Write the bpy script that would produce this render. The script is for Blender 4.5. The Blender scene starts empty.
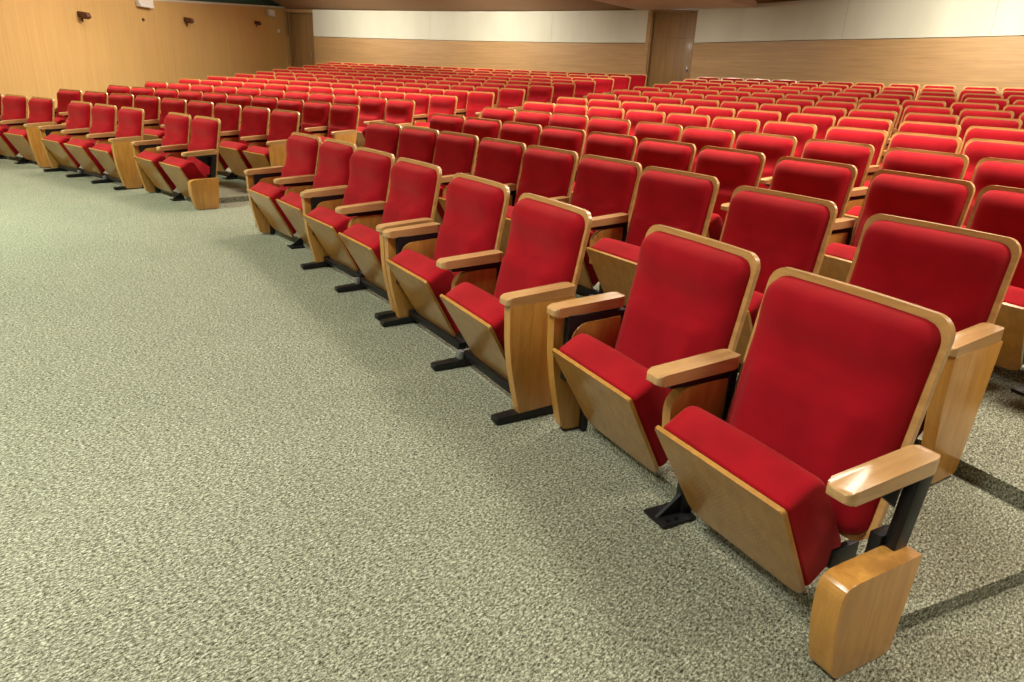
import bpy, bmesh, math, random
from mathutils import Vector, Matrix
R = math.radians
C = bpy.context.scene.collection
random.seed(4)

# ------------------------------------------------------------------ camera
cam_d = bpy.data.cameras.new('camera')
cam = bpy.data.objects.new('camera', cam_d); C.objects.link(cam)
cam_d.sensor_width = 36; cam_d.lens = 24.61; cam_d.clip_start = .05; cam_d.clip_end = 200
cam.matrix_world = (Matrix.Translation((0, 0, 1.363)) @ Matrix.Rotation(R(90 - 20.43), 4, 'X') @ Matrix.Rotation(R(2.776), 4, 'Z'))
bpy.context.scene.camera = cam

# ------------------------------------------------------------------ view, world, room lamps, added wall fill
sc = bpy.context.scene
sc.view_settings.view_transform = 'Standard'; sc.view_settings.look = 'None'
sc.view_settings.gamma = 1; sc.view_settings.use_curve_mapping = False
sc.view_settings.exposure = 0.22
w = bpy.data.worlds.new('world'); sc.world = w; w.use_nodes = True
w.node_tree.nodes['Background'].inputs[0].default_value = (1, .96, .88, 1)
w.node_tree.nodes['Background'].inputs[1].default_value = .30

CX, CY = -15.810, -6.314                      # centre of the seating arcs
RWALL = 32.53
def pol(r, deg, z=0.0): return Vector((CX + r*math.cos(R(deg)), CY + r*math.sin(R(deg)), z))

def lamp(name, p, power, sx, sy, col=(1, .93, .80), spread=180, aim=None):
    d = bpy.data.lights.new(name, 'AREA'); d.shape = 'RECTANGLE'; d.size = sx; d.size_y = sy
    d.energy = power; d.color = col; d.spread = R(spread)
    o = bpy.data.objects.new(name, d); C.objects.link(o); o.location = p
    if aim is not None: o.rotation_euler = (Vector(aim) - Vector(p)).to_track_quat('-Z', 'Y').to_euler()
    return o
# ceiling lamps over the seats, over the front strip of carpet, and added fill lights that brighten the walls
for r_, degs, h_, e_ in ((22.0, (14, 24, 34, 44, 54, 63), 4.85, 180), (25.8, (26, 36, 46, 57, 66), 4.25, 100), (28.9, (34, 44, 58, 68), 3.75, 60)):
    for a in degs: lamp('ceiling_lamp', pol(r_, a, h_), e_, 1.9, 1.2, (1, .90, .77), 112 if r_ < 23 else 150)
for a in (10, 30, 48, 66):
    lamp('stage_lamp', pol(15.4, a, 4.7), 185 if a < 40 else 250, 1.6, .9, (.97, 1, .88) if a < 40 else (.88, 1, .82), 110)
for a in (18, 30, 40, 62, 70):
    lamp('added_wall_fill', pol(29.2, a, 3.42), 75 if a < 50 else 55, 1.8, .3, (1, .95, .82), 105, pol(RWALL, a, 2.3))  # added fill aimed at the back wall, no real fitting
lamp('added_wall_fill', pol(27.6, 52.2, 3.3), 70, 1.8, .3, (1, .95, .82), 150, pol(RWALL, 52.2, 2.0))  # extra fill added to lift the dim wall around the tall door
for y, e_ in ((7, 40), (11, 60), (15, 85), (19, 105), (23, 100)):
    lamp('added_wall_fill', (-4.6, y, 4.2), e_, 1.8, .4, (1, .92, .78), 140, (-8.6, y, 1.3))  # unseen fill lights added to brighten the left wall

# ------------------------------------------------------------------ materials
def mat(name, rough=.5, metal=0, coat=0, sheen=0):
    m = bpy.data.materials.new(name); m.use_nodes = True; nt = m.node_tree; b = nt.nodes['Principled BSDF']
    b.inputs['Roughness'].default_value = rough; b.inputs['Metallic'].default_value = metal
    b.inputs['Coat Weight'].default_value = coat; b.inputs['Coat Roughness'].default_value = .15
    b.inputs['Sheen Weight'].default_value = sheen
    return m, nt, b
def coords(nt, scale=(1, 1, 1), rot=(0, 0, 0), kind='POINT'):
    t = nt.nodes.new('ShaderNodeTexCoord'); mp = nt.nodes.new('ShaderNodeMapping'); mp.vector_type = kind
    mp.inputs['Scale'].default_value = scale; mp.inputs['Rotation'].default_value = rot
    nt.links.new(t.outputs['Object'], mp.inputs['Vector']); return mp.outputs[0]
def noise(nt, v, scale, detail=4, rough=.6, dist=0):
    n = nt.nodes.new('ShaderNodeTexNoise'); n.inputs['Scale'].default_value = scale; n.inputs['Detail'].default_value = detail
    n.inputs['Roughness'].default_value = rough; n.inputs['Distortion'].default_value = dist
    nt.links.new(v, n.inputs['Vector']); return n.outputs['Fac']
def ramp(nt, f, stops):
    r = nt.nodes.new('ShaderNodeValToRGB'); el = r.color_ramp.elements
    while len(el) < len(stops): el.new(.5)
    for e, (p, c) in zip(el, stops): e.position = p; e.color = (*c, 1)
    nt.links.new(f, r.inputs[0]); return r.outputs[0]
def bump(nt, b, f, strength, dist):
    n = nt.nodes.new('ShaderNodeBump'); n.inputs['Strength'].default_value = strength; n.inputs['Distance'].default_value = dist
    nt.links.new(f, n.inputs['Height']); nt.links.new(n.outputs[0], b.inputs['Normal'])
def flat(name, col, **k):
    m, nt, b = mat(name, **k); b.inputs['Base Color'].default_value = (*col, 1); return m
def wood(name, c0, c1, scale, rough=.32, coat=.5, fine=30):
    m, nt, b = mat(name, rough=rough, coat=coat)
    v = coords(nt, scale); f = noise(nt, v, fine, 5, .65, .6)
    nt.links.new(ramp(nt, f, [(.32, c0), (.68, c1)]), b.inputs['Base Color'])
    bump(nt, b, f, .05, .002); return m

M_WOOD = wood('honey_wood', (.39, .175, .032), (.55, .27, .055), (1, 1, .12))
M_ARM = wood('arm_wood', (.43, .235, .085), (.58, .34, .14), (1, .12, 1), rough=.28)
M_EDGE = wood('back_board_wood', (.46, .23, .070), (.62, .34, .115), (.15, 1, 1))
M_DOOR = wood('door_wood', (.22, .115, .036), (.30, .165, .058), (1, 1, .06), rough=.5, coat=.1, fine=14)
M_BLACK = flat('black_metal', (.010, .010, .011), rough=.38, metal=.3)
M_WHITE = flat('white_plastic', (.78, .76, .70), rough=.4)
M_BROWN = flat('brown_metal', (.10, .032, .014), rough=.5)
M_STEEL = flat('grey_steel', (.34, .35, .36), rough=.35, metal=.7)

def fabric():
    m, nt, b = mat('red_fabric', rough=.95, sheen=.3)
    b.inputs['Sheen Roughness'].default_value = .45; b.inputs['Sheen Tint'].default_value = (1, .30, .24, 1)
    b.inputs['Specular IOR Level'].default_value = .15
    v = coords(nt); f = noise(nt, v, 260, 3, .7)
    g = noise(nt, v, 5, 2, .5)
    mx = nt.nodes.new('ShaderNodeMath'); mx.operation = 'MULTIPLY_ADD'; mx.inputs[1].default_value = .35
    nt.links.new(f, mx.inputs[0]); nt.links.new(g, mx.inputs[2])
    nt.links.new(ramp(nt, mx.outputs[0], [(.45, (.26, .0024, .0075)), (.95, (.40, .005, .013))]), b.inputs['Base Color'])
    bump(nt, b, f, .25, .001); return m
M_RED = fabric()

def board():      # underside of the tip-up seat: lacquered ply with a field of tiny pale pin holes
    m, nt, b = mat('seat_board_wood', rough=.3, coat=.5)
    v = coords(nt, (1, 1, .12)); f = noise(nt, v, 30, 5, .65, .6)
    base = ramp(nt, f, [(.32, (.37, .17, .033)), (.68, (.51, .255, .055))])
    t = nt.nodes.new('ShaderNodeTexCoord'); sp = nt.nodes.new('ShaderNodeSeparateXYZ'); nt.links.new(t.outputs['Object'], sp.inputs[0])
    def mth(op, a, bb=None, cc=None):
        n = nt.nodes.new('ShaderNodeMath'); n.operation = op
        for i, q in enumerate((a, bb, cc)):
            if q is None: continue
            if isinstance(q, (int, float)): n.inputs[i].default_value = q
            else: nt.links.new(q, n.inputs[i])
        return n.outputs[0]
    P = .016
    def cell(o): return mth('ABSOLUTE', mth('SUBTRACT', mth('FRACT', mth('DIVIDE', o, P)), .5))
    cx_, cz_ = cell(sp.outputs[0]), cell(sp.outputs[2])
    d = mth('ADD', mth('MULTIPLY', cx_, cx_), mth('MULTIPLY', cz_, cz_))
    hole = mth('LESS_THAN', d, .022)
    inx = mth('LESS_THAN', mth('ABSOLUTE', sp.outputs[0]), .15)
    inz = mth('LESS_THAN', mth('ABSOLUTE', mth('SUBTRACT', sp.outputs[2], .24)), .075)
    k = mth('MULTIPLY', mth('MULTIPLY', hole, inx), mth('MULTIPLY', inz, .5))
    mx = nt.nodes.new('ShaderNodeMix'); mx.data_type = 'RGBA'
    nt.links.new(k, mx.inputs['Factor']); nt.links.new(base, mx.inputs['A']); mx.inputs['B'].default_value = (.72, .50, .26, 1)
    nt.links.new(mx.outputs['Result'], b.inputs['Base Color']); return m
M_BOARD = board()

def carpet():
    m, nt, b = mat('carpet', rough=1.0)
    b.inputs['Specular IOR Level'].default_value = .1
    v = coords(nt, (1, 1, 1)); v2 = coords(nt, (1.5, .8, 1), (0, 0, .85), 'TEXTURE')
    f = noise(nt, v2, 125, 4, .8, .5)
    g = noise(nt, v, 170, 2, .6)
    h = noise(nt, v, .55, 3, .6)
    base = ramp(nt, f, [(.36, (.022, .018, .011)), (.455, (.15, .143, .098)), (.53, (.29, .29, .215)), (.64, (.60, .61, .48))])
    mx = nt.nodes.new('ShaderNodeMix'); mx.data_type = 'RGBA'; mx.blend_type = 'MULTIPLY'; mx.inputs['Factor'].default_value = 1
    nt.links.new(base, mx.inputs['A']); nt.links.new(ramp(nt, g, [(.3, (.70, .70, .66)), (.7, (1, 1, 1))]), mx.inputs['B'])
    my = nt.nodes.new('ShaderNodeMix'); my.data_type = 'RGBA'; my.blend_type = 'MULTIPLY'; my.inputs['Factor'].default_value = 1
    nt.links.new(mx.outputs['Result'], my.inputs['A']); nt.links.new(ramp(nt, h, [(.35, (.86, .88, .86)), (.65, (1, 1, 1))]), my.inputs['B'])
    nt.links.new(my.outputs['Result'], b.inputs['Base Color'])
    bump(nt, b, f, .6, .006); return m
M_CARPET = carpet()

def wall_tan():
    m, nt, b = mat('tan_wall_cloth', rough=.8)
    v = coords(nt, (3, 3, .12)); f = noise(nt, v, 6, 5, .6)
    nt.links.new(ramp(nt, f, [(.3, (.52, .315, .105)), (.7, (.59, .37, .130))]), b.inputs['Base Color']); return m
def wall_veneer():
    m, nt, b = mat('horizontal_wood_veneer', rough=.55, coat=.1)
    v = coords(nt, (.25, .25, 6)); f = noise(nt, v, 4, 6, .65, .4)
    nt.links.new(ramp(nt, f, [(.3, (.34, .19, .072)), (.7, (.47, .28, .115))]), b.inputs['Base Color']); return m
def wall_white():
    m, nt, b = mat('off_white_panel', rough=.85)
    v = coords(nt, (1, 1, .3)); f = noise(nt, v, 1.5, 4, .5)
    nt.links.new(ramp(nt, f, [(.3, (.58, .56, .44)), (.7, (.66, .64, .52))]), b.inputs['Base Color']); return m
M_TAN, M_VENEER, M_PANEL = wall_tan(), wall_veneer(), wall_white()
M_CEIL = flat('ceiling_brown', (.42, .25, .13), rough=.8)
M_SOFFIT = flat('soffit_paint', (.86, .68, .54), rough=.8)
M_TEAL = flat('dark_teal_glass', (.008, .075, .065), rough=.12)
M_FRAME = flat('dark_frame', (.02, .012, .010), rough=.5)

# ------------------------------------------------------------------ mesh helpers
def finish(bm, name, material, parent=None, angle=35):
    bmesh.ops.recalc_face_normals(bm, faces=bm.faces)
    me = bpy.data.meshes.new(name); bm.to_mesh(me); bm.free()
    me.materials.append(material)
    for p in me.polygons: p.use_smooth = True
    me.set_sharp_from_angle(angle=R(angle))
    o = bpy.data.objects.new(name, me); C.objects.link(o)
    if parent: o.parent = parent
    return o
def add_prism(bm, pts, axis, a, b, bev=0, seg=2):
    """closed outline pts in the two axes left over, pushed along axis from a to b"""
    def P(u, v, t): return {'x': (t, u, v), 'y': (u, t, v), 'z': (u, v, t)}[axis]
    lo = [bm.verts.new(P(u, v, a)) for u, v in pts]; hi = [bm.verts.new(P(u, v, b)) for u, v in pts]
    n = len(pts); fs = [bm.faces.new(lo[::-1]), bm.faces.new(hi)]
    for i in range(n): fs.append(bm.faces.new((lo[i], lo[(i+1) % n], hi[(i+1) % n], hi[i])))
    if bev:
        es = list({e for f in fs for e in f.edges})
        bmesh.ops.bevel(bm, geom=es, offset=bev, segments=seg, affect='EDGES', profile=.5, clamp_overlap=True)
def add_box(bm, x0, x1, y0, y1, z0, z1, bev=0): add_prism(bm, [(x0, y0), (x1, y0), (x1, y1), (x0, y1)], 'z', z0, z1, bev)
def round_poly(pts, rad, seg=4):
    out = []; n = len(pts)
    for i in range(n):
        p = Vector(pts[i]); r = rad[i] if isinstance(rad, (list, tuple)) else rad
        if r <= 0: out.append(tuple(p)); continue
        a = (Vector(pts[i-1]) - p); b = (Vector(pts[(i+1) % n]) - p)
        ra = min(r, a.length*.45); rb = min(r, b.length*.45)
        s = p + a.normalized()*ra; e = p + b.normalized()*rb
        for k in range(seg+1):
            t = k/seg; q = s*(1-t)**2 + p*2*t*(1-t) + e*t*t; out.append(tuple(q))
    return out
def prism(name, pts, axis, a, b, material, parent, bev=.004, seg=2):
    bm = bmesh.new(); add_prism(bm, pts, axis, a, b, bev, seg); return finish(bm, name, material, parent)
def empty(name, loc=(0, 0, 0), rz=0):
    o = bpy.data.objects.new(name, None); o.empty_display_size = .2; C.objects.link(o)
    o.location = loc; o.rotation_euler = (0, 0, rz); return o
def tag(o, label=None, cat=None, group=None, kind=None):
    for k, v in (('label', label), ('category', cat), ('group', group), ('kind', kind)):
        if v: o[k] = v
    return o
def copy_tree(o, parent=None):
    c = o.copy(); C.objects.link(c); c.parent = parent
    for ch in o.children: copy_tree(ch, c)
    return c

# ------------------------------------------------------------------ room shell
RK = [18.617, 19.681, 20.726, 21.769, 22.838, 23.897, 24.967, 26.034, 27.102, 28.17, 29.239, 30.308, 31.376]
RISE = [0.0, .0562, .1139, .1732, .2341, .2966, .3606, .4262, .4934, .5621, .6324, .7043, .7778]
RW = 32.53                                     # back wall radius
CORNER = pol(RW, 76.1)                          # back left corner of the hall
WDIR = Vector((.085, 1, 0)).normalized()        # the left wall runs back along this
def wall_deg(r):                                # angle at which the arc of radius r meets the left wall
    a = 40.0
    while a < 89:
        p = pol(r, a); q = p - CORNER
        if q.x*WDIR.y - q.y*WDIR.x < 0: return a
        a += .05
    return a
A_STEP = 24.9                                   # right edge of the stepped seating
EDGE = [RK[k] - .17 for k in range(13)]         # riser behind row k+1
def arc_strip(bm, r0, r1, z0, z1, a0, a1, n=40):
    lo = [bm.verts.new(pol(r0, a0 + (a1-a0)*i/n, z0)) for i in range(n+1)]
    hi = [bm.verts.new(pol(r1, a0 + (a1-a0)*i/n, z1)) for i in range(n+1)]
    for i in range(n): bm.faces.new((lo[i], lo[i+1], hi[i+1], hi[i]))
bm = bmesh.new()
AISLE = [(43.4, 47.3), (44.5, 48.3), (45.4, 48.75), (46.3, 49.45), (47.05, 49.98), (47.7, 50.55), (48.25, 50.98), (48.85, 51.5), (49.3, 51.98),
         (49.8, 52.38), (50.25, 52.75), (50.65, 53.0)]        # the aisle between the blocks, one pair of angles per step
SB_ = .60; SR_ = .85                                    # in the aisles each step starts this much further back
arc_strip(bm, 4.0, EDGE[0], 0, 0, -40, wall_deg(EDGE[0])+2, 90)
for k in range(12):
    z = RISE[k+1]; zl = RISE[k]; last = k == 11; aw = wall_deg(EDGE[k])+1; e0, e1 = AISLE[k]; n0, n1 = AISLE[min(k+1, 11)]
    for a0, a1, off, n in ((-40, A_STEP, SR_, 40), (A_STEP, e0, 0, 24), (e0, e1, SB_, 6), (e1, aw, 0, 24)):
        r0 = EDGE[k] + off; r1 = RW + .02 if last else EDGE[k+1] + off
        arc_strip(bm, r0, r0 + .003, zl, z, a0, a1, n); arc_strip(bm, r0 + .003, r1, z, z, a0, a1, n)
        if off and k == 0: arc_strip(bm, EDGE[0], r0, 0, 0, a0, a1, n)
    for a, SB in ((A_STEP, SR_), (e0, SB_), (e1, SB_)):   # radial cheeks where seating platform and aisle tread differ
        vs = [bm.verts.new(pol(EDGE[k], a, zl - .001)), bm.verts.new(pol(EDGE[k] + SB, a, zl - .001)), bm.verts.new(pol(EDGE[k] + SB, a, z)), bm.verts.new(pol(EDGE[k], a, z))]
        bm.faces.new(vs)
bmesh.ops.recalc_face_normals(bm, faces=bm.faces)
for f in bm.faces:
    if f.normal.z < -.01: f.normal_flip()
me = bpy.data.meshes.new('floor'); bm.to_mesh(me); bm.free(); me.materials.append(M_CARPET)
fl = bpy.data.objects.new('floor', me); C.objects.link(fl); tag(fl, 'grey green flecked carpet with low steps between the seat rows', kind='structure')

def lerp(x, xs, ys):
    if x <= xs[0]: return ys[0]
    for i in range(len(xs)-1):
        if x <= xs[i+1]: return ys[i] + (ys[i+1]-ys[i])*(x-xs[i])/(xs[i+1]-xs[i])
    return ys[-1]
def z_stripe(a): return lerp(a, [40, 47, 52, 57, 76], [2.565, 2.51, 2.44, 2.415, 2.395])
def z_top(a): return lerp(a, [40, 47, 50, 54.5, 76], [3.60, 3.36, 3.30, 3.23, 3.215])
D2 = (51.95, 54.2); D1 = (74.3, 75.95)          # the two doors in the back wall, as angles
ZF = RISE[12]
def wall_part(name, spans, zlo, zhi, material, thick=.18, step=.5, r=RW):
    bm = bmesh.new()
    for a0, a1 in spans:
        n = max(1, int((a1-a0)/step)); prev = None
        for i in range(n+1):
            a = a0 + (a1-a0)*i/n
            q = [bm.verts.new(pol(rr, a, zz)) for rr, zz in ((r, zlo(a)), (r, zhi(a)), (r+thick, zhi(a)), (r+thick, zlo(a)))]
            if prev:
                for j in range(4): bm.faces.new((prev[j], prev[(j+1) % 4], q[(j+1) % 4], q[j]))
            else: bm.faces.new(q)
            prev = q
        bm.faces.new(prev)
    o = finish(bm, name, material, angle=20); tag(o, kind='structure'); return o
wall_part('wall_back', [(8, D2[0]), (D2[1], D1[0]), (D1[1], 77.5)], lambda a: ZF - .3, z_stripe, M_VENEER)
SEAMS = [8, 22, 31, 36.1, 40.55, 45.6, D2[0]]
spans = [(SEAMS[i] + .005, SEAMS[i+1] - (.005 if i < 5 else 0)) for i in range(6)]
S2 = [D2[1], 59.5, 66.8, D1[0]]
spans += [(S2[i] + (.005 if i else 0), S2[i+1] - (.005 if i < 2 else 0)) for i in range(3)]
wall_part('wall_back_upper', spans, lambda a: z_stripe(a) + .012, z_top, M_PANEL, thick=.16, r=RW-.01)
wall_part('wall_back_lintel', [(D1[0], 77.5)], lambda a: 3.13, z_top, M_VENEER)
wall_part('wall_back_core', [(8, D2[0]), (D2[1], D1[0]), (D1[1], 78)], lambda a: ZF, lambda a: z_top(a) + .3, M_FRAME, thick=.1, r=RW+.19)

def door(name, a0, a1, ztop, leaf_mat, label):
    am = (a0+a1)/2; p = pol(RW, am); hw = R(a1-a0)*RW/2
    t = empty(name, (p.x, p.y, ZF), R(am) - math.pi/2); tag(t, label, kind='structure')
    # local x = toward viewer's right, local y = back
    h = ztop - ZF
    bm = bmesh.new(); add_box(bm, -hw + .05, hw - .05, .10, .15, 0, h - .05, .004); leaf = finish(bm, 'door_leaf', leaf_mat, t)
    bm = bmesh.new()
    for x0, x1, z0, z1 in ((-hw, -hw + .05, 0, h), (hw - .05, hw, 0, h), (-hw + .05, hw - .05, h - .05, h)): add_box(bm, x0, x1, .0, .17, z0, z1, .003)
    finish(bm, 'door_frame', M_DOOR, t)
    bm = bmesh.new(); add_box(bm, hw - .17, hw - .14, .06, .10, 1.0, 1.12, .006); finish(bm, 'door_handle', M_STEEL, t)
    return t, hw, h
t2, hw2, h2 = door('door_1', *D2, 3.225, M_DOOR, 'tall dark brown wooden door under the soffit in the back wall')
bm = bmesh.new(); add_box(bm, -hw2 + .055, hw2 - .055, .092, .104, 1.78, 1.84, .003); finish(bm, 'door_rail', M_DOOR, t2)
bm = bmesh.new(); add_box(bm, -hw2 - .10, -hw2, -.02, .05, 0, h2, .004); finish(bm, 'door_casing', M_VENEER, t2)
t1, hw1, h1 = door('door_2', *D1, 3.13, M_DOOR, 'brown wooden door in the back left corner')

# left wall: solid tan wall whose top climbs with the floor, glazed strip above it
def lw(y, off=0.0):                              # point on the left wall at depth y
    return Vector((CORNER.x + (y - CORNER.y)*.085 + off, y))
def lw_top(y): return 2.68 + .0707*(y - 17.47)
def lw_slab(name, y0, y1, zlo, zhi, off0, off1, material, parent=None, n=24):
    bm = bmesh.new(); prev = None
    for i in range(n+1):
        y = y0 + (y1-y0)*i/n; a = lw(y, off0); b = lw(y, off1)
        q = [bm.verts.new((p.x, p.y, z)) for p, z in ((a, zlo(y)), (a, zhi(y)), (b, zhi(y)), (b, zlo(y)))]
        if prev:
            for j in range(4): bm.faces.new((prev[j], prev[(j+1) % 4], q[(j+1) % 4], q[j]))
        else: bm.faces.new(q)
        prev = q
    bm.faces.new(prev); return finish(bm, name, material, parent, angle=20)
YC = CORNER.y
tag(lw_slab('wall_left', -2, YC + .4, lambda y: -.1, lw_top, 0, -.2, M_TAN), kind='structure')
tag(lw_slab('trim_1', -2, YC - .02, lambda y: lw_top(y), lambda y: lw_top(y) + .045, .02, -.2, M_PANEL), kind='structure')
wn = empty('window_1', (lw(20).x, 20, 2.9)); tag(wn, 'dark teal glazed strip above the left wall', kind='structure')
g = lw_slab('pane', 18.6, YC - .5, lambda y: lw_top(y) + .05, lambda y: lw_top(y) + 1.1, -.05, -.09, M_TEAL)
g2 = lw_slab('window_frame', YC - .5, YC - .1, lambda y: lw_top(y) + .05, lambda y: lw_top(y) + 1.1, -.02, -.12, M_FRAME)
g3 = lw_slab('window_frame', 17.9, 18.6, lambda y: lw_top(y) + .05, lambda y: lw_top(y) + 1.1, -.02, -.12, M_BROWN)
for q in (g, g2, g3): q.parent = wn; q.matrix_parent_inverse = Matrix.Translation((-lw(20).x, -20, -2.9))
tag(lw_slab('wall_left_upper', -2, YC + .05, lambda y: lw_top(y) + .045, lambda y: 5.2, -.14, -.3, M_CEIL), kind='structure')

# ceiling: rises gently from the back wall towards the front of the hall
bm = bmesh.new(); cols = []
rs = [RW + .2, 30, 28, 25, 22, 19, 15, 10, 3]
for a in range(-40, 81, 2):
    za = z_top(a)
    cols.append([bm.verts.new(pol(r, a, za + (RW - min(r, RW))*.16)) for r in rs])
for i in range(len(cols)-1):
    for j in range(len(rs)-1): bm.faces.new((cols[i][j], cols[i][j+1], cols[i+1][j+1], cols[i+1][j]))
ce = finish(bm, 'ceiling', M_CEIL); tag(ce, kind='structure')
# soffit box over door_1
bm = bmesh.new()
base = [pol(RW - .03, 54.9), pol(RW - .03, 49.3), pol(28.4, 49.9), pol(28.4, 55.1)]
lo = [bm.verts.new((p.x, p.y, 3.225)) for p in base]; hi = [bm.verts.new((p.x, p.y, 3.72)) for p in base]
bm.faces.new(lo); bm.faces.new(hi[::-1])
for i in range(4): bm.faces.new((lo[i], hi[i], hi[(i+1) % 4], lo[(i+1) % 4]))
so = finish(bm, 'ceiling_soffit', M_SOFFIT); tag(so, 'pinkish beige box soffit above the tall door', kind='structure')

# fixtures on the left wall
WR = math.atan2(.085, 1)
def wall_spot(y, z, sc_, label):
    p = lw(y, .0); t = empty('wall_spotlight', (p.x, p.y, z), -WR); tag(t, label, 'light', 'brown spotlights on the left wall')
    bm = bmesh.new(); add_box(bm, 0, .03, -.05, .05, -.02, .10, .005); finish(bm, 'mounting_plate', M_BROWN, t)
    bm = bmesh.new()
    add_prism(bm, round_poly([(.03, .10), (.22, .08), (.26, -.02), (.17, -.07), (.06, -.02)], .02), 'y', -.075, .075, .01)
    finish(bm, 'lamp_head', M_BROWN, t)
    bm = bmesh.new(); add_prism(bm, [(.045, -.04), (.08, -.04), (.08, -.12), (.06, -.13)], 'y', -.02, .02, .004); finish(bm, 'bracket', M_FRAME, t)
    t.scale = (sc_,)*3; return t
wall_spot(15.07, 2.16, .85, 'brown spotlight on the left wall, nearest the camera of the three')
wall_spot(18.98, 2.37, .85, 'middle brown spotlight of the three on the left wall')
wall_spot(22.95, 2.60, .75, 'brown spotlight on the left wall nearest the back corner')
def wall_box(y, z, L, H, label):
    p = lw(y, 0); t = empty('emergency_light', (p.x, p.y, z), -WR); tag(t, label, 'light', 'white emergency lights on the left wall')
    bm = bmesh.new(); add_box(bm, 0, .10, -L/2, L/2, -H*.35, H*.65, .012); finish(bm, 'housing', M_WHITE, t)
    bm = bmesh.new(); add_box(bm, .005, .12, -L/2 + .02, L/2 - .02, -H*.6, -H*.36, .01); finish(bm, 'diffuser', M_WHITE, t)
wall_box(17.27, 2.66, .56, .24, 'white boxy emergency light high on the left wall near the photo top')
wall_box(24.0, 2.98, .46, .15, 'small white emergency light on the left wall near the back corner')
p = lw(24.6, 0)
bm = bmesh.new(); add_prism(bm, [(.06*math.cos(i*math.pi/8), .06*math.sin(i*math.pi/8)) for i in range(16)], 'x', 0, .05, .015)
add_prism(bm, [(.03*math.cos(i*math.pi/6), .03*math.sin(i*math.pi/6)) for i in range(12)], 'x', .04, .065, .006)
o = finish(bm, 'wall_sensor', M_WHITE); o.location = (p.x, p.y, 2.5); tag(o, 'small round white sensor on the left wall beside the corner door', 'sensor')
p = lw(17.2, 0)
bm = bmesh.new(); add_prism(bm, [(.035*math.cos(i*math.pi/6), .035*math.sin(i*math.pi/6)) for i in range(12)], 'x', 0, .03, .008)
add_box(bm, .0, .045, -.012, .012, -.012, .012, .003)
o = finish(bm, 'wall_switch', M_BROWN); o.location = (p.x, p.y, 2.26); tag(o, 'tiny brown switch below the nearer white emergency light', 'switch')

# ------------------------------------------------------------------ the auditorium seat
TILT = .19                                      # recline of the back per metre of height
def back_y(z): return -(.858 - z)*TILT
def outline_hw(z, z0, z1, hw, rb, rt):
    if z > z1 - rt: d = z - (z1 - rt); return hw - rt + math.sqrt(max(0, rt*rt - d*d))
    if z < z0 + rb: d = (z0 + rb) - z; return hw - rb + math.sqrt(max(0, rb*rb - d*d))
    return hw
def make_back_board(W, parent):
    z0, z1 = .225, .865; hw = W/2; pts = []
    zs = [z0 + .075*(1-math.cos(math.pi/2*i/5)) for i in range(6)] + [.36, .48, .60, .72] + [z1 - .055 + .055*math.sin(math.pi/2*i/6) for i in range(7)]
    bm = bmesh.new(); rows = []
    for z in zs:
        h = outline_hw(z, z0, z1, hw, .075, .055); y = back_y(z)
        row = []
        for k in range(9):
            u = -1 + k/4; row.append((u*h, y + .012*(1-u*u) , z))      # the shell bows backwards a little
        rows.append(row)
    F = [[bm.verts.new((x, y - .009, z)) for x, y, z in r] for r in rows]
    B = [[bm.verts.new((x, y + .009, z)) for x, y, z in r] for r in rows]
    n, m = len(rows), 9
    for i in range(n-1):
        for j in range(m-1):
            bm.faces.new((F[i][j], F[i][j+1], F[i+1][j+1], F[i+1][j])); bm.faces.new((B[i][j+1], B[i][j], B[i+1][j], B[i+1][j+1]))
    rim = [(0, j) for j in range(m)] + [(i, m-1) for i in range(1, n)] + [(n-1, j) for j in range(m-2, -1, -1)] + [(i, 0) for i in range(n-2, 0, -1)]
    for q in range(len(rim)):
        a, b = rim[q], rim[(q+1) % len(rim)]
        bm.faces.new((F[a[0]][a[1]], B[a[0]][a[1]], B[b[0]][b[1]], F[b[0]][b[1]]))
    return finish(bm, 'back_board', M_EDGE, parent, 50)
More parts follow.
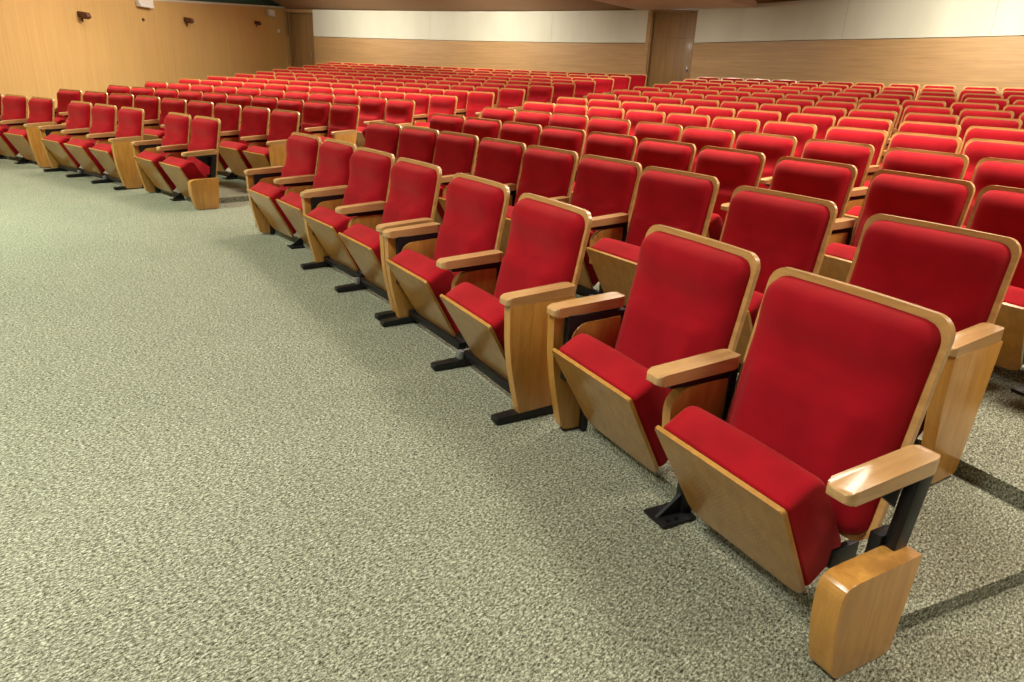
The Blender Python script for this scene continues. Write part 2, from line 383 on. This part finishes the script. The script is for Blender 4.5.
def make_back_cushion(W, parent):
    z0, z1 = .240, .845; hw = W/2 - .019; rr = .055
    zs = []; N = 40
    for i in range(N+1):
        t = i/N; s = .5 - .5*math.cos(math.pi*t); zs.append(z0 + (z1-z0)*(.35*t + .65*s))
    us = [math.sin(math.pi/2*(-1 + 2*j/18))*.6 + (-1 + 2*j/18)*.4 for j in range(19)]
    def sm(x): x = max(0, min(1, x)); return x*x*(3-2*x)
    bm = bmesh.new(); F = []; B = []
    for z in zs:
        h = outline_hw(z, z0, z1, hw, rr, rr); y = back_y(z)
        fr, bk = [], []
        for u in us:
            e = (1 - abs(u)**4.5)**.5; v = (z - z0)/(z1 - z0); ev = (1 - abs(2*v - 1)**11)**.5
            D = .058 + .020*(1-(z-.24)/.6) + .030*sm((.60 - z)/.018)*sm((.80 - abs(u))/.10)      # lumbar pad, raised below a crease
            D += .010*math.sin(math.pi*min(1, max(0, (z - .2)/.45)))*(1-u*u)
            D += .026*sm((z - .66)/.13) - .006*(1 - u*u)*sm((z - .60)/.05)*sm((.74 - z)/.08)                          # slight hollow above it
            D *= max(.0, min(e, 1))*max(0, ev)
            yy = y - .008 + .012*(1-u*u)
            fr.append(bm.verts.new((u*h, yy - D - .002, z))); bk.append(bm.verts.new((u*h, yy, z)))
        F.append(fr); B.append(bk)
    n, m = len(zs), len(us)
    for i in range(n-1):
        for j in range(m-1):
            bm.faces.new((F[i][j], F[i][j+1], F[i+1][j+1], F[i+1][j])); bm.faces.new((B[i][j+1], B[i][j], B[i+1][j], B[i+1][j+1]))
    rim = [(0, j) for j in range(m)] + [(i, m-1) for i in range(1, n)] + [(n-1, j) for j in range(m-2, -1, -1)] + [(i, 0) for i in range(n-2, 0, -1)]
    for q in range(len(rim)):
        a, b = rim[q], rim[(q+1) % len(rim)]
        bm.faces.new((F[a[0]][a[1]], B[a[0]][a[1]], B[b[0]][b[1]], F[b[0]][b[1]]))
    return finish(bm, 'back_cushion', M_RED, parent, 80)
SA, SB, SC_, SD = (-.428, .412), (-.312, .482), (-.125, .190), (-.243, .085)     # tip-up seat profile (y, z)
def make_seat(W, parent):
    hw = W/2 - .047
    bm = bmesh.new()
    a, b, c, d = [Vector(p) for p in (SA, SB, SC_, SD)]
    # side profile rounded at the nose, swept across with the sides drawn in slightly
    prof = round_poly([a, b, c, d], [.012, .055, .05, .02], 5)
    cen = sum((Vector(p) for p in prof), Vector((0, 0)))/len(prof)
    secs = []
    for u in [-1, -.985, -.95, -.88, -.6, -.2, .2, .6, .88, .95, .985, 1]:
        k = (1 - abs(u)**22)**.5*.5 + .5 if abs(u) < 1 else .86
        k = {1: .90, .985: .945, .95: .98}.get(abs(u), 1.0)
        sec = []
        for p in prof:
            q = Vector(p); q2 = cen + (q - cen)*k
            puff = .006*(1-u*u)
            v = (q - cen); q2 = q2 + v.normalized()*puff*(1 if (q-a).cross(d-a) != 0 else 0)
            zz = (q2.y - .09)/.38; taper = 1 - .08*max(0, min(1, 1 - zz))
            sec.append(bm.verts.new((u*hw*taper, q2.x, q2.y)))
        secs.append(sec)
    n = len(prof)
    for s in range(len(secs)-1):
        for i in range(n): bm.faces.new((secs[s][i], secs[s][(i+1) % n], secs[s+1][(i+1) % n], secs[s+1][i]))
    bm.faces.new(secs[0]); bm.faces.new(secs[-1][::-1])
    cu = finish(bm, 'seat_cushion', M_RED, parent, 60)
    # wooden underside board, in its own plane
    ax = (Vector(SD) - Vector(SA)); L = ax.length + .012; ax.normalize(); nrm = Vector((ax.y, -ax.x))      # pointing forward and down
    if nrm.x > 0: nrm = -nrm
    out = round_poly([(-hw - .004, -.006), (hw + .004, -.006), (hw*.93, L), (-hw*.93, L)], [.012, .012, .05, .05], 5)
    bm = bmesh.new(); fr, bk = [], []
    for x, t in out:
        p = Vector(SA) + ax*t + nrm*.006
        fr.append(bm.verts.new((x, p.x + nrm.x*.014, p.y + nrm.y*.014))); bk.append(bm.verts.new((x, p.x, p.y)))
    fs = [bm.faces.new(fr), bm.faces.new(bk[::-1])]
    for i in range(len(out)): fs.append(bm.faces.new((fr[i], bk[i], bk[(i+1) % len(out)], fr[(i+1) % len(out)])))
    bmesh.ops.bevel(bm, geom=list(fs[0].edges), offset=.003, segments=2, affect='EDGES')
    finish(bm, 'seat_board', M_BOARD, parent, 40)
    for sx in (-1, 1):                          # pivots that carry the seat
        bm = bmesh.new(); add_box(bm, sx*(hw*.93) - .010, sx*(hw*.93) + .010, -.19, -.08, .15, .21, .004)
        finish(bm, 'seat_hinge', M_BLACK, parent)
def add_arm_slab(bm, x, hw=.037, drop=0):
    # top view outline with a clipped nose, side view slightly rising to the rear
    out = round_poly([(x-hw, -.405), (x-hw*.72, -.424), (x+hw*.72, -.424), (x+hw, -.405), (x+hw, -.115), (x+hw*.8, -.090), (x-hw*.8, -.090), (x-hw, -.115)], .007, 2)
    n0 = len(bm.verts); add_prism(bm, out, 'z', -.044, 0, .007, 3)
    bm.verts.ensure_lookup_table()
    for v in bm.verts[n0:]:
        t = (v.co.y + .424)/.334
        dz = .556 - drop + .020*t - (.010*max(0, 1 - t/.10) if v.co.z > -.02 else -.010*max(0, 1 - t/.12))
        v.co.z += dz
def arm_parts(x, side, kind, parent):
    """kind 'mid' divider, 'end' closed panel, 'post' open arm on a black post over a short block; side = outward direction for ends"""
    bm = bmesh.new(); add_arm_slab(bm, x, drop=.016 if x > .33 else 0); finish(bm, 'armrest', M_ARM, parent, 40)
    small = round_poly([(-.335, .28), (-.348, .440), (-.305, .488), (-.115, .500), (-.12, .28)], [.01, .03, .03, .01, .01], 4)
    if kind == 'mid':
        prism('arm_panel', small, 'x', x-.018, x+.018, M_WOOD, parent, .005)
        bm = bmesh.new(); add_box(bm, x-.020, x+.020, -.36, -.10, .496, .526, .002); add_box(bm, x-.024, x+.024, -.118, -.085, .25, .53, .003); add_box(bm, x-.016, x+.016, -.19, -.10, .03, .30, .003)
        finish(bm, 'arm_frame', M_BLACK, parent)
    elif kind == 'end':
        xo = x + side*.014
        big = round_poly([(-.408, .520), (-.090, .528), (-.155, .012), (-.335, .012), (-.400, .30)], [.012, .01, .02, .03, .2], 6)
        prism('end_panel', big, 'x', xo-.024, xo+.024, M_WOOD, parent, .006, 3)
        xi = x - side*.038
        prism('arm_panel', small, 'x', xi-.010, xi+.010, M_WOOD, parent, .004)
        bm = bmesh.new(); add_box(bm, min(xi, xo)-.006, max(xi, xo)+.006, -.36, -.085, .25, .522, .002); add_box(bm, min(xi, xo)-.01, max(xi, xo)+.004, -.25, -.10, 0, .26, .003)
        finish(bm, 'arm_frame', M_BLACK, parent)
    else:
        xo = x + side*(.032 if x > .33 else .045)
        blk = round_poly([(-.408, .295), (-.118, .305), (-.145, .004), (-.365, .004), (-.406, .16)], [.045, .008, .02, .03, .15], 6)
        prism('end_block', blk, 'x', xo-.035, xo+.035, M_WOOD, parent, .007, 3)
        bm = bmesh.new()
        add_prism(bm, [(-.175, .30), (-.125, .30), (-.09, .525), (-.145, .525)], 'x', x-.006, x+.028, .003)
        add_box(bm, x-.026, x+.026, -.30, -.10, .505, .526, .003)
        add_prism(bm, [(-.30, .51), (-.14, .51), (-.15, .40)], 'x', x-.026, x-.012, .002)
        add_box(bm, x-side*.02-.016, x-side*.02+.016, -.19, -.12, .12, .33, .003)
        finish(bm, 'arm_post', M_BLACK, parent)
def foot_bar(x, parent):
    bm = bmesh.new()
    add_prism(bm, round_poly([(-.45, .004), (-.45, .034), (-.10, .050), (-.08, .050), (-.08, .004)], .008, 2), 'x', x-.026, x+.026, .006)
    finish(bm, 'foot', M_BLACK, parent)
def foot_plate(x, parent):
    bm = bmesh.new(); add_box(bm, x-.055, x+.055, -.34, -.15, .002, .014, .004)
    add_box(bm, x-.022, x+.022, -.235, -.185, .014, .32, .004)
    add_prism(bm, [(-.33, .014), (-.235, .014), (-.235, .08)], 'x', x-.006, x+.006)
    for yy in (-.31, -.275): add_prism(bm, [(x+.035+.008*math.cos(i*math.pi/3), yy+.008*math.sin(i*math.pi/3)) for i in range(6)], 'z', .013, .022)
    finish(bm, 'foot', M_BLACK, parent)
def make_chair(W, P, left, right, feet, beam):
    t = empty('auditorium_seat'); x = P/2
    make_back_board(W, t); make_back_cushion(W, t); make_seat(W, t)
    arm_parts(-x, -1, left, t)
    if right: arm_parts(x + (.042 if P > .61 and right == 'post' else 0), 1, right, t)
    for fx, fk in feet: (foot_bar if fk == 'bar' else foot_plate)(fx*x*(1.04 if fx > 0 and fk == 'bar' else 1), t)
    if beam:
        bm = bmesh.new(); add_box(bm, -x, x, -.285, -.240, .042, .082, .004); finish(bm, 'beam', M_BLACK, t)
        if left == 'mid':
            bm = bmesh.new(); add_box(bm, -x-.02, -x+.02, -.315, -.285, .040, .082, .004); finish(bm, 'beam_clamp', M_STEEL, t)
    return t
protos = {}
def chair(key, W, P, left, right, feet, beam, a, r, z, yaw, label, group):
    k = (W, P, left, right, tuple(feet), beam)
    if k in protos: o = copy_tree(protos[k])
    else: o = make_chair(W, P, left, right, feet, beam); protos[k] = o
    p = pol(r, a, z); o.location = p; o.rotation_euler = (0, 0, R(a + yaw) - math.pi/2)
    tag(o, label, 'seat', group); return o

ORD = ['first', 'second', 'third', 'fourth', 'fifth', 'sixth', 'seventh', 'eighth', 'ninth', 'tenth', 'eleventh', 'twelfth', 'thirteenth',
       'fourteenth', 'fifteenth', 'sixteenth', 'seventeenth', 'eighteenth', 'nineteenth', 'twentieth']
GR, GL = 'red seats of the right block', 'red seats of the left block'
# front row, right block: four linked pairs, nearest first: angle, radial shift, yaw, width step
ROW1R = [(26.08, .041, 2.9), (28.14, .061, .5), (30.66, -.053, .2), (32.91, -.032, .8), (35.28, -.02, .3), (37.35, -.001, .9), (39.42, .050, -1.7), (41.25, .041, -1.4)]
lab1 = ['nearest red seat, with black arm post over a short wooden block',
        'red seat second from the camera in the front row, sharing an armrest with the nearest',
        'red seat third from the camera in the front row of the right block',
        'red seat fourth from the camera in the front row of the right block',
        'red seat fifth from the camera in the front row of the right block',
        'red seat sixth from the camera in the front row of the right block',
        'red seat seventh from the camera in the front row of the right block',
        'red front row seat at the far end of the right block beside the left aisle']
for i, (a, dr, yaw) in enumerate(ROW1R):
    P = .62
    if i % 2 == 0: left, right = 'mid', ('post' if i == 0 else 'end')
    else: left, right = 'end', None
    bars = i in (2, 3, 4, 5)
    if bars: feet = [(-1, 'bar'), (1, 'bar')] if i % 2 == 0 else [(-1, 'bar')]
    else: feet = [(-1, 'plate')] if i % 2 == 0 else []
    chair(1, .580, P, left, right, feet, bars, a, RK[0] + dr, 0, yaw, lab1[i], GR)
# front row, left block: pair, three, pair and one more leaving the frame
ROW1L = [(47.63, .047, .5), (49.42, .02, -2.2), (52.5, -.039, -1.0), (54.45, -.052, -1.5), (56.4, -.038, -2.5), (59.51, -.017, 0), (61.5, -.021, -1.0), (63.4, -.02, -1.0)]
K1 = [('mid', 'post', [(-1, 'plate')], False), ('end', None, [], False), ('mid', 'end', [(-1, 'bar'), (1, 'bar')], True), ('mid', None, [(-1, 'bar')], True),
      ('end', None, [(-1, 'bar')], True), ('mid', 'end', [(-1, 'plate')], False), ('mid', None, [(-1, 'plate')], False), ('end', None, [], False)]
for i, ((a, dr, yaw), (left, right, feet, beam)) in enumerate(zip(ROW1L, K1)):
    lab = ('red front row seat of the left block with a short wooden block at the aisle' if i == 0 else
           f'red seat, {ORD[i]} from the aisle in the front row of the left block')
    chair(1, .572, .59, left, right, feet, beam, a, RK[0] + dr, 0, yaw, lab, GL)

RIGHT = {2: [27.3, 29.58, 31.88, 33.74, 35.6, 37.39, 39.23, 40.88, 42.52],
 3: [26.18, 27.95, 29.65, 31.55, 33.44, 35.18, 36.9, 38.63, 40.29, 41.97, 43.62],
 4: [27.96, 29.65, 31.33, 33.1, 34.85, 36.49, 38.07, 39.83, 41.42, 42.91, 44.51],
 5: [29.77, 31.38, 32.93, 34.48, 36.22, 37.82, 39.39, 40.94, 42.49, 44.0, 45.42],
 6: [29.66, 31.2, 32.74, 34.26, 35.85, 37.33, 38.93, 40.42, 41.89, 43.33, 44.77, 46.23],
 7: [31.16, 32.63, 34.11, 35.51, 37.05, 38.46, 39.87, 41.27, 42.68, 44.09, 45.49, 46.9],
 8: [32.46, 33.88, 35.29, 36.76, 38.11, 39.45, 40.79, 42.13, 43.48, 44.82, 46.16, 47.5],
 9: [33.88, 35.24, 36.59, 37.96, 39.29, 40.56, 41.82, 43.08, 44.35, 45.61, 46.87, 48.14],
 10: [34.59, 35.9, 37.2, 38.57, 39.89, 41.2, 42.44, 43.67, 44.91, 46.15, 47.38, 48.62],
 11: [35.62, 36.88, 38.14, 39.45, 40.69, 41.97, 43.16, 44.36, 45.55, 46.74, 47.93, 49.13],
 12: [36.61, 37.83, 39.04, 40.27, 41.55, 42.68, 43.84, 44.99, 46.15, 47.31, 48.46, 49.62],
 13: [36.19, 37.36, 38.53, 39.7, 40.99, 42.15, 43.38, 44.49, 45.6, 46.71, 47.82, 48.93, 50.04]}
YAW2 = [6.0, 4.0, 3.0, 1.0, 1.2, 1.2, .2, 1.0, .5]
DR2 = [-.08, -.06, .01, .03, .034, .04, .04, .02, -.01]
for k, degs in RIGHT.items():
    n = len(degs)
    for i, a in enumerate(degs):
        left = 'end' if i == n-1 else 'mid'
        right = 'end' if i == 0 and k in (2, 3) else None
        yaw, dr = (YAW2[i], DR2[i]) if k == 2 else (3.0 if (k == 3 and i == 1) else 0, 0)
        if i == n-1: lab = f'red seat at the left aisle end of the {ORD[k-1]} row of the right block'
        elif k == 2 and i == 0: lab = 'red seat with tall end panel in the second row, right behind the nearest seat'
        else: lab = f'red seat, {ORD[n-1-i]} from the left aisle in the {ORD[k-1]} row of the right block'
        feet = [(-1, 'plate')]
        chair(k, .580, .625, left, right, feet, k == 2, a, RK[k-1] + dr, RISE[k-1], yaw, lab, GR)
LEFT = {2: (48.25, 63.18, 9), 3: (49.17, 64.09, 10), 4: (49.58, 65.20, 11), 5: (50.25, 66.13, 12), 6: (50.76, 67.01, 13), 7: (51.3, 67.62, 13),
        8: (51.69, 68.38, 14), 9: (52.2, 69.22, 15), 10: (52.62, 69.99, 16), 11: (52.99, 70.53, 17), 12: (53.32, 71.12, 17), 13: (53.56, 71.71, 18)}
for k, (a0, a1, n) in LEFT.items():
    for i in range(n):
        a = a0 + (a1-a0)*i/(n-1)
        left = 'end' if i == n-1 else 'mid'; right = 'end' if i == 0 else None
        where = 'at the aisle end of' if i == 0 else ('at the wall end of' if i == n-1 else f'{ORD[i]} from the aisle in')
        lab = f'red seat{"," if 0 < i < n-1 else ""} {where} the {ORD[k-1]} row of the left block'
        chair(k, .572, .578, left, right, [(-1, 'plate')], False, a, RK[k-1], RISE[k-1], 0, lab, GL)
